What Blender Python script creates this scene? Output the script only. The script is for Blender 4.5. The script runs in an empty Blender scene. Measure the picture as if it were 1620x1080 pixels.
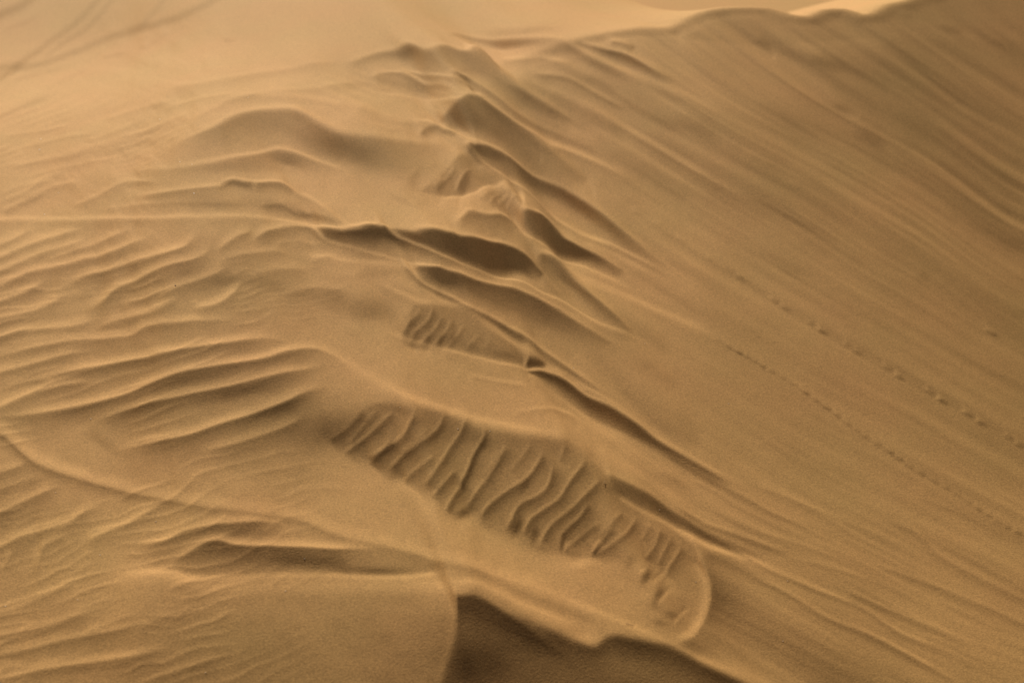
# ---------------------------------------------------------------- relief from drawn shading
# Light and shade wanted on the sand: every ridge, hollow, slump and ripple is a traced line.
# A line says how dark or bright the sand looks on its two sides; the
# slopes that shade so are solved further down into one real height field.
import numpy as np
MX, MY = 200, 260                       # margin of the tone map round the frame
CW, CH = 1620 + 2 * MX, 1080 + 2 * MY
GY, GX = np.mgrid[0:CH, 0:CW].astype(np.float32)
GX -= MX
GY -= MY
rng = np.random.RandomState(7)


def spline(pts, step=6.0):
    """Catmull-Rom through (x, y, amp, width) rows, sampled about every step."""
    P = np.array([tuple(p) + (1.0,) * (4 - len(p)) for p in pts], float)
    if len(P) == 2:
        n = max(2, int(np.hypot(*(P[1] - P[0])[:2]) / step))
        t = np.linspace(0, 1, n + 1)[:, None]
        return P[0] * (1 - t) + P[1] * t
    Q = np.vstack([2 * P[0] - P[1], P, 2 * P[-1] - P[-2]])
    out = []
    for i in range(1, len(Q) - 2):
        a, b, c, d = Q[i - 1], Q[i], Q[i + 1], Q[i + 2]
        n = max(2, int(np.hypot(*(c - b)[:2]) / step))
        t = np.linspace(0, 1, n, endpoint=False)[:, None]
        s = 0.5 * (2 * b + (c - a) * t + (2 * a - 5 * b + 4 * c - d) * t ** 2 + (3 * b - a - 3 * c + d) * t ** 3)
        s[:, 2:] = b[2:] * (1 - t) + c[2:] * t
        out.append(s)
    out.append(P[-1:])
    return np.vstack(out)


def field(pts, pad):
    """Signed distance (positive on the right hand of the line) and place along it."""
    S = spline(pts)
    x0 = int(max(0, S[:, 0].min() - pad + MX)); x1 = int(min(CW, S[:, 0].max() + pad + MX + 2))
    y0 = int(max(0, S[:, 1].min() - pad + MY)); y1 = int(min(CH, S[:, 1].max() + pad + MY + 2))
    if x1 <= x0 or y1 <= y0:
        return None
    best = np.full((y1 - y0, x1 - x0), 1e9, np.float32)
    sd = np.full_like(best, 1e4); am = np.zeros_like(best); wd = np.ones_like(best); tt = np.zeros_like(best)
    L = np.concatenate([[0], np.cumsum(np.hypot(np.diff(S[:, 0]), np.diff(S[:, 1])))])
    T = L / max(L[-1], 1e-6)
    for i in range(len(S) - 1):
        ax, ay = S[i, :2]; bx, by = S[i + 1, :2]
        wx0 = int(max(x0, min(ax, bx) - pad + MX)); wx1 = int(min(x1, max(ax, bx) + pad + MX + 2))
        wy0 = int(max(y0, min(ay, by) - pad + MY)); wy1 = int(min(y1, max(ay, by) + pad + MY + 2))
        if wx1 <= wx0 or wy1 <= wy0:
            continue
        px = GX[wy0:wy1, wx0:wx1] - ax; py = GY[wy0:wy1, wx0:wx1] - ay
        dx, dy = bx - ax, by - ay
        l2 = dx * dx + dy * dy + 1e-9
        t = np.clip((px * dx + py * dy) / l2, 0, 1)
        qx = px - t * dx; qy = py - t * dy
        d2 = qx * qx + qy * qy
        sl = (slice(wy0 - y0, wy1 - y0), slice(wx0 - x0, wx1 - x0))
        m = d2 < best[sl]
        sg = np.where(-dy * px + dx * py >= 0, 1.0, -1.0)
        best[sl] = np.where(m, d2, best[sl])
        sd[sl] = np.where(m, sg * np.sqrt(d2), sd[sl])
        am[sl] = np.where(m, S[i, 2] * (1 - t) + S[i + 1, 2] * t, am[sl])
        wd[sl] = np.where(m, S[i, 3] * (1 - t) + S[i + 1, 3] * t, wd[sl])
        tt[sl] = np.where(m, T[i] * (1 - t) + T[i + 1] * t, tt[sl])
    return (slice(y0, y1), slice(x0, x1)), sd, am, wd, tt


def sm(x):
    x = np.clip(x, 0, 1)
    return x * x * (3 - 2 * x)


def sig(x):
    return 1 / (1 + np.exp(-np.clip(x, -30, 30)))


TONE = None


def ridge(pts, a, w, b=0, bw=4, soft=1.3, p=1.4, side=1, ends=(.15, .2), off=.8):
    """A ridge: shade (a, over width w) on one side of the
    line, a bright lip (b, over width bw) on the other."""
    f = field(pts, max(3.2 * w, 3.2 * bw) + 6)
    if f is None:
        return
    sl, sd, am, wd, tt = f
    sd = sd * side
    e = am * sm(tt / max(ends[0], 1e-4)) * sm((1 - tt) / max(ends[1], 1e-4))
    pos = np.maximum(sd, 0)
    d = -a * sig(sd / soft * 1.8) * np.exp(-(pos / (w * wd)) ** p)
    d += b * np.exp(-((sd + off * bw) / bw) ** 2)
    TONE[sl] += np.where(np.abs(sd) < 9e3, d * e, 0)


def band(pts, a, w, ends=(.15, .15)):
    """A soft streak of added tone a and half width w centred on the line."""
    f = field(pts, 3 * w + 4)
    if f is None:
        return
    sl, sd, am, wd, tt = f
    e = am * sm(tt / max(ends[0], 1e-4)) * sm((1 - tt) / max(ends[1], 1e-4))
    TONE[sl] += np.where(np.abs(sd) < 9e3, a * e * np.exp(-(sd / (w * wd)) ** 2), 0)


def pit(poly, val, soft=3.0, alpha=1.0):
    """A patch of even brightness: a closed outline with softened rim."""
    P = np.array(poly, float)
    pad = 4 * soft + 3
    x0 = int(max(0, P[:, 0].min() - pad + MX)); x1 = int(min(CW, P[:, 0].max() + pad + MX))
    y0 = int(max(0, P[:, 1].min() - pad + MY)); y1 = int(min(CH, P[:, 1].max() + pad + MY))
    X = GX[y0:y1, x0:x1]; Y = GY[y0:y1, x0:x1]
    d2 = np.full(X.shape, 1e9, np.float32); ins = np.zeros(X.shape, bool)
    C = spline([tuple(p) for p in poly] + [tuple(poly[0])], 8)[:, :2]
    for i in range(len(C) - 1):
        ax, ay = C[i]; bx, by = C[i + 1]
        dx, dy = bx - ax, by - ay
        t = np.clip(((X - ax) * dx + (Y - ay) * dy) / (dx * dx + dy * dy + 1e-9), 0, 1)
        d2 = np.minimum(d2, (X - ax - t * dx) ** 2 + (Y - ay - t * dy) ** 2)
        if ay != by:
            c = ((ay > Y) != (by > Y)) & (X < dx * (Y - ay) / (by - ay) + ax)
            ins ^= c
    m = sig(np.where(ins, 1, -1) * np.sqrt(d2) / soft * 2 + .6) * alpha
    TONE[y0:y1, x0:x1] = TONE[y0:y1, x0:x1] * (1 - m) + val * m


def blob(x, y, rx, ry, a, ang=0):
    r = 3 * max(rx, ry)
    x0 = int(max(0, x - r + MX)); x1 = int(min(CW, x + r + MX)); y0 = int(max(0, y - r + MY)); y1 = int(min(CH, y + r + MY))
    if x1 <= x0 or y1 <= y0:
        return
    c, s = np.cos(np.radians(ang)), np.sin(np.radians(ang))
    X = GX[y0:y1, x0:x1] - x; Y = GY[y0:y1, x0:x1] - y
    u = (X * c + Y * s) / rx; v = (-X * s + Y * c) / ry
    TONE[y0:y1, x0:x1] += a * np.exp(-(u * u + v * v))


def vnoise(u, v, seed):
    r = np.random.RandomState(seed)
    g = r.rand(257, 257).astype(np.float32) * 2 - 1
    iu = np.floor(u).astype(int); iv = np.floor(v).astype(int)
    fu = sm(u - iu); fv = sm(v - iv)
    iu %= 256; iv %= 256
    return (g[iv, iu] * (1 - fu) + g[iv, iu + 1] * fu) * (1 - fv) + (g[iv + 1, iu] * (1 - fu) + g[iv + 1, iu + 1] * fu) * fv


def blur(A, s):
    n = int(3 * s + 1)
    k = np.exp(-.5 * (np.arange(-n, n + 1) / s) ** 2); k /= k.sum()
    for ax in (0, 1):
        pad = [(0, 0), (0, 0)]; pad[ax] = (n, n)
        B = np.pad(A, pad, mode='edge'); out = np.zeros_like(A)
        for i, kk in enumerate(k):
            out += kk * (B[i:i + A.shape[0]] if ax == 0 else B[:, i:i + A.shape[1]])
        A = out
    return A


BASE = '''0 0 205;150 40 207;300 30 210;500 20 212;700 10 212;900 8 211;1100 -10 210;1300 -10 208;0 150 203;150 130 208;300 110 208;450 80 210;600 45 208;750 35 205;850 48 198
0 220 198;100 230 198;200 210 198;300 160 204;420 140 200;540 130 188;620 140 178;0 300 190;100 290 190;200 270 190;300 270 187;400 210 178;500 290 186;560 300 178;620 270 170;650 330 184;700 335 184;560 340 190;640 180 180;560 160 192
0 360 195;200 380 185;400 400 172;500 430 172;600 440 172;0 480 187;150 500 180;300 520 178;450 480 164;550 520 168;0 600 186;150 620 176;300 640 172;500 560 178;600 590 180;700 610 168;800 640 172;740 575 175;880 670 178
0 700 186;100 700 183;250 730 180;400 760 178;550 790 180;700 850 182;850 900 182;950 940 174;480 720 160;0 800 174;100 860 182;200 900 190;300 960 166;500 960 164;600 1000 155;650 1060 138;0 950 182;0 1060 184;150 1020 172;300 1060 156;450 1060 150
1000 150 162;1100 100 158;1200 50 162;1300 60 158;1500 50 152;1600 30 150;1600 200 151;1400 160 150;1300 250 150;1100 250 152;1500 350 150;1600 450 152;1300 400 154;1000 350 164;1000 450 166;1100 550 163;1200 500 157;1400 550 154;1600 600 153;1100 650 161;1300 700 159;1500 750 157;1600 850 162;1400 850 166;1250 800 166;1200 960 166;1300 1000 162;1500 1000 171;1600 1050 168;1140 950 152;1000 560 160;930 560 162;1350 1060 158;920 400 165;880 200 160;850 320 165;800 440 165;870 530 160;920 110 165
-200 0 205;-200 400 190;-200 800 182;-160 1200 180;400 1250 160;1000 1230 140;1400 1230 165;1800 1200 165;1800 600 152;1800 0 140;1650 -120 140;400 -150 208;1000 -150 210'''


def tone_map():  # draws the wanted light and shade; solve_relief shapes the sand to match
    global TONE
    pts = np.array([[float(v) for v in q.split()] for l in BASE.split('\n') for q in l.split(';')])
    sx, sy = GX[::8, ::8], GY[::8, ::8]
    num = np.zeros_like(sx); den = np.zeros_like(sx)
    for x, y, v in pts:
        r2 = (sx - x) ** 2 + (1.25 * (sy - y)) ** 2
        w = np.exp(-r2 / (2 * 48.0 ** 2)) + 2e-3 / (1 + (r2 / 90 ** 2) ** 1.5)
        num += w * v; den += w
    low = num / den
    yy = np.clip((np.arange(CH)) / 8.0, 0, low.shape[0] - 1.001); xx = np.clip(np.arange(CW) / 8.0, 0, low.shape[1] - 1.001)
    iy = yy.astype(int); ix = xx.astype(int); fy = (yy - iy)[:, None]; fx = (xx - ix)[None]
    TONE = ((low[iy][:, ix] * (1 - fx) + low[iy][:, ix + 1] * fx) * (1 - fy) + (low[iy + 1][:, ix] * (1 - fx) + low[iy + 1][:, ix + 1] * fx) * fy).astype(np.float32)
    TONE = blur(TONE, 14)

    pit([(1068, 40), (1090, 20), (1123, 9), (1163, 5), (1217, 6), (1247, 15), (1280, 18), (1303, 9), (1335, 8), (1363, 15), (1382, 12), (1405, 0), (1430, -6), (1456, -17), (1540, -45), (1700, -70), (1700, 30), (1620, 60), (1400, 60), (1200, 70), (1090, 60)], 156, 2.5, .7)
    # ---- slip face: streaks running down the slope
    slip = sm((GX - (880 + 0.10 * GY)) / 180.0) * sm((GY - 20 + .0 * GX) / 40.0)
    c = GY - (0.66 - .15 * GY / 1080) * (GX - 1080)
    al = GX + .6 * GY
    wob = 14 * vnoise(GX / 160 + 50, GY / 160 + 50, 3)
    st = 9.5 * vnoise(al / 330 + 40, (c + wob) / 17 + 90, 11) + 8.0 * vnoise(al / 190 + 10, (c + wob) / 7.5 + 130, 12) + 5.5 * vnoise(al / 150 + 20, (c + wob) / 4.2 + 180, 14) + 4.5 * vnoise(al / 420 + 5, (c + wob) / 42 + 60, 13)
    up = 1 - .45 * sm((GY - 330) / 250) + .25 * sm((GY - 760) / 120) - .3 * sm((GX - 1250) / 200) * sm((330 - GY) / 120)
    calm = 1 - .7 * np.exp(-(((GX - 1150) / 170) ** 2 + ((GY - 600) / 110) ** 2))
    TONE += .78 * slip * st * up * calm
    # ---- windward side: faint general ripples
    wind = sm((560 - GX) / 200) * sm((GY - 330) / 60)
    ph = (GY + .33 * GX + 20 * vnoise(GX / 130 + 30, GY / 90 + 30, 21) + 6 * vnoise(GX / 45 + 30, GY / 30 + 30, 23)) / 21.0
    crest = lambda t: np.exp(-(t / .05) ** 2) + np.exp(-((1 - t) / .16) ** 2) - .95 * np.exp(-(t / .34) ** 1.5) * sm(t / .07)
    TONE += wind * 15 * crest(ph % 1) * sm(.38 + 1.3 * vnoise(GX / 80 + 80, GY / 46 + 20, 22))
    ph = (GY + .27 * GX + 12 * vnoise(GX / 70 + 10, GY / 50 + 60, 41) + 4 * vnoise(GX / 28 + 10, GY / 20 + 60, 42)) / 12.5
    low = sm((430 - GX) / 160) * sm((GY - 725 - .25 * GX) / 30) * (1 - .8 * np.exp(-(((GX - 400) / 150) ** 2 + ((GY - 875) / 40) ** 2) ** 2)) + .8 * sm((620 - GX) / 120) * sm((GX - 330) / 60) * np.exp(-((GY - 455) / 75) ** 4) + .7 * sm((300 - GX) / 100) * np.exp(-((GY - 520) / 130) ** 4)
    TONE += low * 11 * crest(ph % 1) * sm(.36 + 1.3 * vnoise(GX / 60 + 20, GY / 34 + 50, 43))
    ph = (GY + .36 * GX + 10 * vnoise(GX / 100 + 60, GY / 60 + 30, 24)) / 10.5
    TONE += 4.5 * np.sin(2 * np.pi * ph) * np.exp(-(((GX - 130) / 190) ** 2 + ((GY - 215) / 60) ** 2) ** 2) * sm(.6 + vnoise(GX / 70 + 20, GY / 30 + 70, 25))
    ph = (GY - .28 * GX + 10 * vnoise(GX / 100 + 60, GY / 60 + 30, 26)) / 13.0
    TONE += 3.5 * np.sin(2 * np.pi * ph) * np.exp(-(((GX - 640) / 150) ** 2 + ((GY - 150) / 60) ** 2) ** 2) * sm(.5 + vnoise(GX / 80 + 20, GY / 30 + 70, 27))
    # ---- the plain with wheel tracks, far left
    for q, a, w in (([(-120, 140), (0, 103), (60, 96), (133, 70), (167, 55), (227, 35), (283, 20), (340, -8), (420, -60)], -22, 7),
                    ([(-60, 160), (48, 83), (83, 55), (117, 30), (147, 0), (200, -60)], -20, 6),
                    ([(60, 95), (97, 60), (133, 37), (167, 3), (215, -55)], -15, 6), ([(215, 45), (227, 30), (253, 0), (300, -60)], -18, 6),
                    ([(-80, 60), (0, 13), (33, 0), (90, -40)], -22, 7), ([(0, 40), (60, 20)], -8, 6), ([(225, 80), (238, 68), (270, 45)], -11, 6),
                    ([(160, 92), (200, 81)], -13, 5), ([(352, 60), (372, 60)], -15, 4), ([(-60, 215), (0, 187), (45, 165), (90, 150)], -13, 6),
                    ([(60, 146), (100, 128), (140, 110)], -9, 6), ([(0, 130), (60, 112), (110, 100)], -9, 6), ([(-40, 175), (30, 160), (80, 135)], 6, 5),
                    ([(60, 200), (150, 178), (230, 160)], -5, 7)):
        band(q, a * .6, w * .8)
    for q in ([(130, 223), (187, 203), (233, 182)], [(120, 235), (200, 212), (262, 190)], [(180, 215), (240, 200), (300, 178)], [(90, 244), (170, 226), (250, 206)],
              [(20, 260), (100, 245), (180, 230), (270, 205)], [(0, 262), (80, 252), (140, 240)], [(40, 278), (110, 262), (190, 246)], [(0, 215), (60, 208), (120, 196)],
              [(160, 190), (220, 170), (280, 160)], [(250, 175), (310, 160), (380, 150)], [(300, 190), (350, 168), (420, 150)], [(30, 235), (110, 215), (160, 205)]):
        ridge(q, 11, 5, 5, 3, soft=2)
    # ---- upper left humps
    ridge([(240, 160), (273, 147), (350, 133), (433, 113), (500, 100), (560, 96)], 16, 9, 4, 4, soft=3)
    ridge([(330, 165), (420, 150), (500, 138), (560, 130), (600, 128)], 12, 12, 4, 5, soft=3)
    ridge([(380, 160), (470, 155), (540, 165), (600, 185), (640, 200)], 10, 10, 6, 5, soft=3)
    ridge([(230, 248, .2), (287, 220, .6), (333, 200, .8), (383, 181, 1), (433, 174, 1), (467, 173, 1), (500, 186, 1), (540, 203, 1), (573, 212, .7), (633, 224, .5), (687, 229, .3), (737, 236, .2)], 40, 42, 10, 5, soft=2.5, p=1.8, ends=(.25, .1))
    blob(500, 218, 45, 20, -22, 15)
    blob(560, 226, 50, 22, -24, 18)
    blob(600, 250, 60, 26, -14, 18)
    ridge([(200, 264, .3), (283, 260, .5), (350, 253, 1), (400, 247, 1), (430, 238, 1), (443, 235, 1), (470, 240, 1), (493, 248, .9), (540, 262, .5), (580, 275, .2)], 24, 20, 17, 5, soft=2, ends=(.1, .25))
    blob(455, 246, 26, 7, -26, 10)
    blob(380, 262, 80, 8, -8)
    # ---- small ridges above the long bright one
    ridge([(0, 333), (50, 310), (77, 297)], 16, 9, 9, 4)
    ridge([(30, 310), (83, 293), (130, 285)], 12, 9, 6, 4)
    ridge([(0, 318), (40, 300), (70, 280), (110, 270)], 10, 9, 7, 4)
    ridge([(0, 305), (40, 290), (90, 283)], 8, 7, 6, 4)
    ridge([(110, 325), (150, 310), (180, 293), (207, 282), (253, 280)], 16, 11, 8, 4)
    ridge([(207, 310), (247, 300), (300, 293), (350, 290), (367, 283), (400, 289), (443, 294), (467, 305), (500, 325)], 26, 15, 10, 4, ends=(.15, .2))
    ridge([(345, 287), (367, 282), (385, 286), (405, 290)], 40, 5, 6, 3)
    ridge([(400, 290), (443, 293), (470, 305)], 26, 7, 8, 3)
    blob(340, 318, 65, 12, -20, 3)
    blob(440, 325, 40, 10, -20, 12)
    ridge([(405, 321), (445, 322), (473, 336), (490, 333), (510, 338), (545, 348)], 28, 7, 0, 3)
    blob(478, 334, 13, 5, -26, 15)
    ridge([(150, 330), (230, 318), (300, 315), (400, 318)], 8, 8, 5, 4)
    ridge([(467, 303), (500, 320), (540, 345), (560, 356)], 10, 8, 12, 4)
    # long bright ridge
    ridge([(-80, 352), (0, 347), (100, 346), (217, 343), (300, 342), (383, 343), (467, 352), (540, 357), (602, 357)], 10, 16, 14, 5, soft=1.5, ends=(.02, .02))
    # ---- top: crest group
    pit([(830, 50), (880, 34), (950, 27), (1010, 27), (1078, 27), (1078, 58), (950, 58)], 172, 6, .6)
    ridge([(700, 62, .25, .3), (761, 63, .6, .4), (817, 62, .9, .75), (860, 60, 1.1, 1.1), (885, 61, 1.15, 1.25), (905, 70, .95, 1.2), (930, 85, .6, 1), (965, 103, .4, .8), (1010, 128, .2, .8)], 62, 14, 8, 4, soft=2.2, p=1.9, ends=(.1, .15))
    ridge([(900, 63, .6, .6), (930, 69, .8, .7), (957, 77, 1, 1), (985, 84, 1.05, 1.2), (1010, 95, 1, 1.2), (1043, 115, .6, 1), (1080, 135, .25)], 56, 10, 8, 4, soft=2.2, p=1.9, ends=(.08, .2))
    ridge([(787, 100), (825, 95), (860, 92), (880, 96), (905, 104)], 16, 9, 12, 5, soft=2.5)
    band([(870, 100), (920, 122), (975, 150), (1035, 186), (1090, 216)], -13, 10)
    ridge([(838, 116), (860, 118), (884, 120), (907, 127), (953, 152), (1000, 176)], 30, 8, 9, 4, soft=2)
    band([(787, 102), (840, 127), (933, 167), (1033, 226), (1133, 283)], 12, 6); band([(807, 117), (867, 144), (933, 184), (1000, 220)], -13, 12)
    ridge([(947, 180), (1017, 220), (1083, 260), (1133, 290), (1190, 322)], 16, 6, 9, 4, soft=2, ends=(.3, .3)); band([(930, 196), (1000, 234), (1080, 282), (1133, 312)], 8, 5)
    band([(927, 214), (1000, 263), (1100, 322)], -9, 6); band([(920, 90), (1000, 128), (1090, 166)], -10, 6); band([(820, 160), (900, 200), (980, 246)], 8, 6)
    blob(754, 150, 7, 5, 18, 30)
    ridge([(965, 63), (985, 67), (1008, 76)], 40, 6, 4, 4, soft=2)
    band([(889, 64), (925, 84), (973, 105), (1073, 143), (1150, 180)], 10, 5)
    ridge([(730, 50), (800, 46), (860, 42), (920, 42), (953, 39), (990, 41), (1023, 43), (1050, 48), (1075, 44)], 22, 16, 0, 4, soft=4, ends=(.3, .05))
    ridge([(540, 103, .3), (573, 93, .7), (607, 85, .9), (640, 83, 1), (663, 87, 1), (690, 92, .6)], 42, 10, 6, 4, soft=2)
    blob(645, 86, 18, 5, -26, 3)
    # hump with dark shoulder
    ridge([(660, 90, .5), (685, 89, .7), (707, 88, .9), (740, 91, 1), (773, 101, 1), (807, 122, .9), (840, 145, .8), (880, 172, .6), (930, 205, .3)], 52, 24, 9, 4, soft=2, p=2, ends=(.05, .2))
    ridge([(712, 108, .4), (730, 118, 1), (751, 130, .9), (792, 155, .75), (847, 188, .5), (905, 218, .3), (980, 255, .15)], 48, 11, 8, 4, soft=1.6, p=1.6, ends=(.05, .2))
    blob(738, 124, 12, 5, -26, 15)
    ridge([(583, 121), (600, 115), (637, 115), (653, 123), (690, 135)], 26, 15, 7, 4, soft=2)
    ridge([(640, 105), (680, 113), (720, 125), (750, 142)], 22, 12, 9, 4, soft=2)
    blob(655, 133, 60, 9, -14, 5)
    band([(600, 146), (650, 151), (700, 157), (743, 161), (758, 153)], 10, 4)
    ridge([(742, 147), (757, 154), (801, 179), (863, 217), (930, 250), (1010, 290)], 14, 7, 22, 5, soft=1.5, ends=(.03, .3))
    # D1
    ridge([(693, 194, .5, .3), (700, 187, .8, .5), (714, 172, 1, .8), (735, 161, 1.05, 1.1), (757, 158, 1.05, 1.25), (772, 164, 1, 1.25), (792, 174, .85, 1.2), (830, 197, .65, 1.1), (870, 226, .5, 1), (905, 258, .35, .9), (950, 300, .15, .8)], 58, 48, 0, 4, soft=2.2, p=2.2, ends=(.04, .1))
    blob(742, 186, 26, 15, -30, 35)
    blob(775, 204, 30, 13, -18, 35)
    blob(850, 250, 40, 12, -10, 40)
    ridge([(928, 278), (940, 292), (944, 312)], 0, 5, 9, 3, side=-1)
    band([(857, 228), (855, 250)], 10, 2.5)
    blob(925, 292, 18, 10, 14, 30)
    ridge([(650, 202), (690, 202), (713, 209), (737, 224), (780, 238), (840, 268)], 0, 5, 20, 4, soft=1.5)
    ridge([(660, 218), (680, 209), (700, 209), (728, 221)], 42, 7, 4, 3, soft=2)
    blob(660, 205, 28, 6, -10, 10)
    # D2 with bright line L3
    ridge([(735, 238, 1.2), (767, 238, 1.3), (790, 247, 1), (840, 268, .95), (893, 287, .95), (940, 320, .9), (987, 362, .6), (1030, 400, .25), (1070, 430, .1)], 66, 21, 6, 4, soft=1.6, p=2.2, ends=(.03, .1))
    blob(775, 245, 22, 7, -24, 20)
    blob(862, 280, 30, 8, 10, 30)
    ridge([(730, 236), (767, 261), (807, 291), (840, 312), (873, 335), (923, 364), (1000, 405), (1080, 445)], 26, 6, 22, 4, soft=1.3, ends=(.03, .3))
    # slumps
    pit([(668, 297), (697, 277), (717, 262), (740, 252), (764, 264), (797, 287), (775, 297), (740, 303), (690, 301)], 148, 2.5, .85)
    for q in ([(745, 268), (728, 285), (722, 300)], [(700, 280), (685, 292)], [(722, 268), (703, 283), (686, 297)]):
        ridge(q, 22, 6, 12, 3, side=-1)
    blob(735, 290, 16, 9, -26, 120)
    blob(655, 285, 10, 16, -8, 30); blob(660, 268, 4, 14, -10, 40)
    band([(690, 305), (740, 309), (787, 300), (808, 294)], 16, 3)
    pit([(760, 321), (787, 311), (807, 308), (823, 322), (823, 337), (807, 343), (780, 338)], 150, 2, .8)
    for x in (785, 798, 811):
        ridge([(x + 8, 314), (x - 4, 326), (x - 10, 336)], 16, 4, 12, 2.5, side=-1)
    ridge([(818, 312), (825, 322), (824, 338)], 0, 4, 16, 3)
    blob(640, 318, 18, 4, -12, 30)
    # D3, D4
    ridge([(715, 356, .5), (740, 349, .9), (769, 349, 1), (792, 353, 1), (813, 362, .8), (830, 372, .3)], 50, 15, 10, 4, soft=1.6, p=1.3)
    ridge([(818, 341, .25, .4), (838, 342, .8, .7), (857, 347, 1, 1), (880, 358, 1.05, 1), (896, 366, 1.1, .95), (920, 381, 1, .7), (940, 394, .7, .5), (965, 411, .4, .5), (995, 432, .2, .5)], 108, 30, 10, 4, soft=1.6, p=2.6, ends=(.08, .1))
    ridge([(838, 335), (880, 352), (945, 386), (1000, 418), (1060, 452)], 0, 5, 16, 5, ends=(.1, .3))
    ridge([(790, 352), (818, 368), (844, 383), (880, 401), (909, 412), (960, 438), (1020, 468)], 0, 5, 26, 4, ends=(.05, .3))
    blob(770, 368, 24, 9, -10, 15)
    # D5
    ridge([(488, 361, .3, .5), (520, 359, .65, .7), (559, 357, 1, 1), (590, 357, 1.2, 1.1), (602, 358, 1.15, 1.15), (620, 366, .75, 1.2), (650, 379, .45, 1), (690, 397, .3, .8), (740, 419, .15, .8)], 92, 30, 0, 4, soft=1.0, p=1.5, ends=(.1, .1))
    ridge([(470, 354), (520, 356), (559, 355), (600, 355)], 0, 3, 12, 3, ends=(.3, .02))
    ridge([(480, 360), (520, 374), (572, 393), (611, 406), (642, 415), (699, 424)], 6, 6, 18, 3.5, soft=2, ends=(.1, .05))
    band([(470, 395), (520, 405), (572, 411), (624, 418), (690, 422)], 14, 5)
    # D6
    ridge([(603, 358, .35, .25), (630, 361, .6, .4), (660, 365, .8, .6), (700, 370, 1, .85), (740, 376, 1.1, 1.05), (779, 388, 1.15, 1.15), (810, 399, 1.1, .95), (832, 410, .9, .65), (850, 424, .5, .45), (866, 438, .2, .3)], 112, 34, 0, 4, soft=1.3, p=2.6, ends=(.02, .04))
    ridge([(601, 356), (624, 367), (676, 390), (727, 412), (779, 435), (830, 455), (900, 486), (980, 520), (1060, 560)], 0, 5, 30, 3.2, soft=1.2, ends=(.02, .3))
    ridge([(640, 360), (701, 368), (740, 373), (779, 386), (830, 402)], 0, 3, 10, 4)
    # D7
    ridge([(845, 405, .6), (862, 409, .9), (893, 424, 1.05), (925, 446, 1.05), (955, 474, .8), (985, 505, .4), (1020, 540, .2)], 62, 17, 12, 4, soft=1.6, p=1.6, ends=(.08, .15))
    ridge([(860, 405), (893, 420), (940, 447), (1007, 478), (1080, 510), (1160, 550)], 0, 5, 16, 6, ends=(.05, .3))
    band([(848, 418), (868, 440), (890, 462)], 16, 3)
    blob(872, 462, 20, 10, -16, 35)
    # D8
    ridge([(655, 424, .4, .5), (675, 423, .9, .9), (690, 422, 1.2, 1.1), (700, 423, 1.25, 1.2), (722, 430, 1.15, 1.1), (753, 445, .95, 1), (805, 463, .85, 1), (857, 483, .85, 1), (890, 498, .7), (940, 520, .4), (1000, 550, .2)], 74, 25, 14, 3.5, soft=1.2, p=1.5, ends=(.02, .15))
    blob(706, 439, 20, 9, -24, 30)
    ridge([(637, 421), (665, 444), (701, 464), (740, 485), (779, 506), (831, 537), (870, 566), (920, 598), (980, 640)], 40, 7, 16, 5, soft=1.2, p=1.8, ends=(.05, .25))
    band([(735, 482), (775, 505), (800, 522), (835, 546)], -24, 5)
    ridge([(660, 450), (701, 481), (740, 490), (779, 519), (812, 545), (836, 564)], 0, 5, 14, 5, ends=(.1, .05))
    # hump above slump S1
    ridge([(600, 450), (640, 470), (663, 483), (690, 486)], 14, 10, 8, 5, soft=2)
    blob(585, 487, 34, 17, -28, 5); blob(520, 470, 40, 14, -12, 10)
    band([(560, 440), (600, 432), (640, 434)], -8, 5); band([(610, 450), (650, 462), (680, 470)], -8, 5)
    # slump S1
    pit([(640, 510), (652, 491), (665, 486), (690, 488), (727, 488), (746, 493), (766, 514), (792, 534), (818, 547), (834, 563), (824, 573), (779, 566), (740, 558), (714, 550), (680, 548), (655, 545), (636, 528)], 142, 4)
    for q, k in (([(668, 489), (650, 505), (635, 526)], 1), ([(686, 489), (676, 506), (652, 524)], 1.1), ([(702, 497), (688, 518), (664, 540)], .8), ([(718, 505), (704, 525), (684, 545)], .8),
                 ([(736, 512), (722, 532), (706, 548)], .8), ([(760, 527), (748, 540), (735, 550)], .6), ([(775, 536), (768, 552)], .4), ([(650, 500), (642, 512)], .7)):
        ridge(q, 26 * k, 8, 15 * k, 2.4, side=-1, soft=1.5, ends=(.2, .2))
    for x, y in ((656, 530), (677, 536), (697, 536), (715, 533)):
        blob(x, y, 8, 5, -26, 120)
    blob(800, 560, 26, 6, -20, 12); blob(745, 545, 18, 6, -8, 20)
    ridge([(600, 520), (634, 532), (701, 553), (753, 567), (792, 577), (831, 582), (862, 578)], 8, 12, 18, 5, soft=2, ends=(.2, .05))
    ridge([(834, 562), (826, 575)], 0, 3, 16, 2.5, ends=(.1, .1))
    pit([(838, 565), (850, 570), (861, 576), (846, 577), (832, 575)], 82, 2.2)
    # D10 along the crest
    ridge([(832, 582, .9, .15), (848, 584, 1.15, .35), (862, 587, 1.15, .65), (890, 600, 1.05, 1), (923, 623, 1, 1.15), (973, 650, 1, 1.1), (1023, 678, .9), (1080, 714, .7), (1120, 740, .5), (1170, 772, .3)], 84, 13, 14, 4, soft=1.2, p=2.2, ends=(.02, .12))
    ridge([(860, 578), (907, 602), (973, 645), (1040, 685), (1080, 709), (1130, 742), (1190, 775)], 14, 4, 10, 3, ends=(.05, .2))
    ridge([(873, 600), (900, 606), (973, 640), (1060, 690)], 10, 4, 10, 3)
    band([(880, 620), (920, 650), (970, 690), (1020, 722), (1070, 755)], 12, 7)
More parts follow.
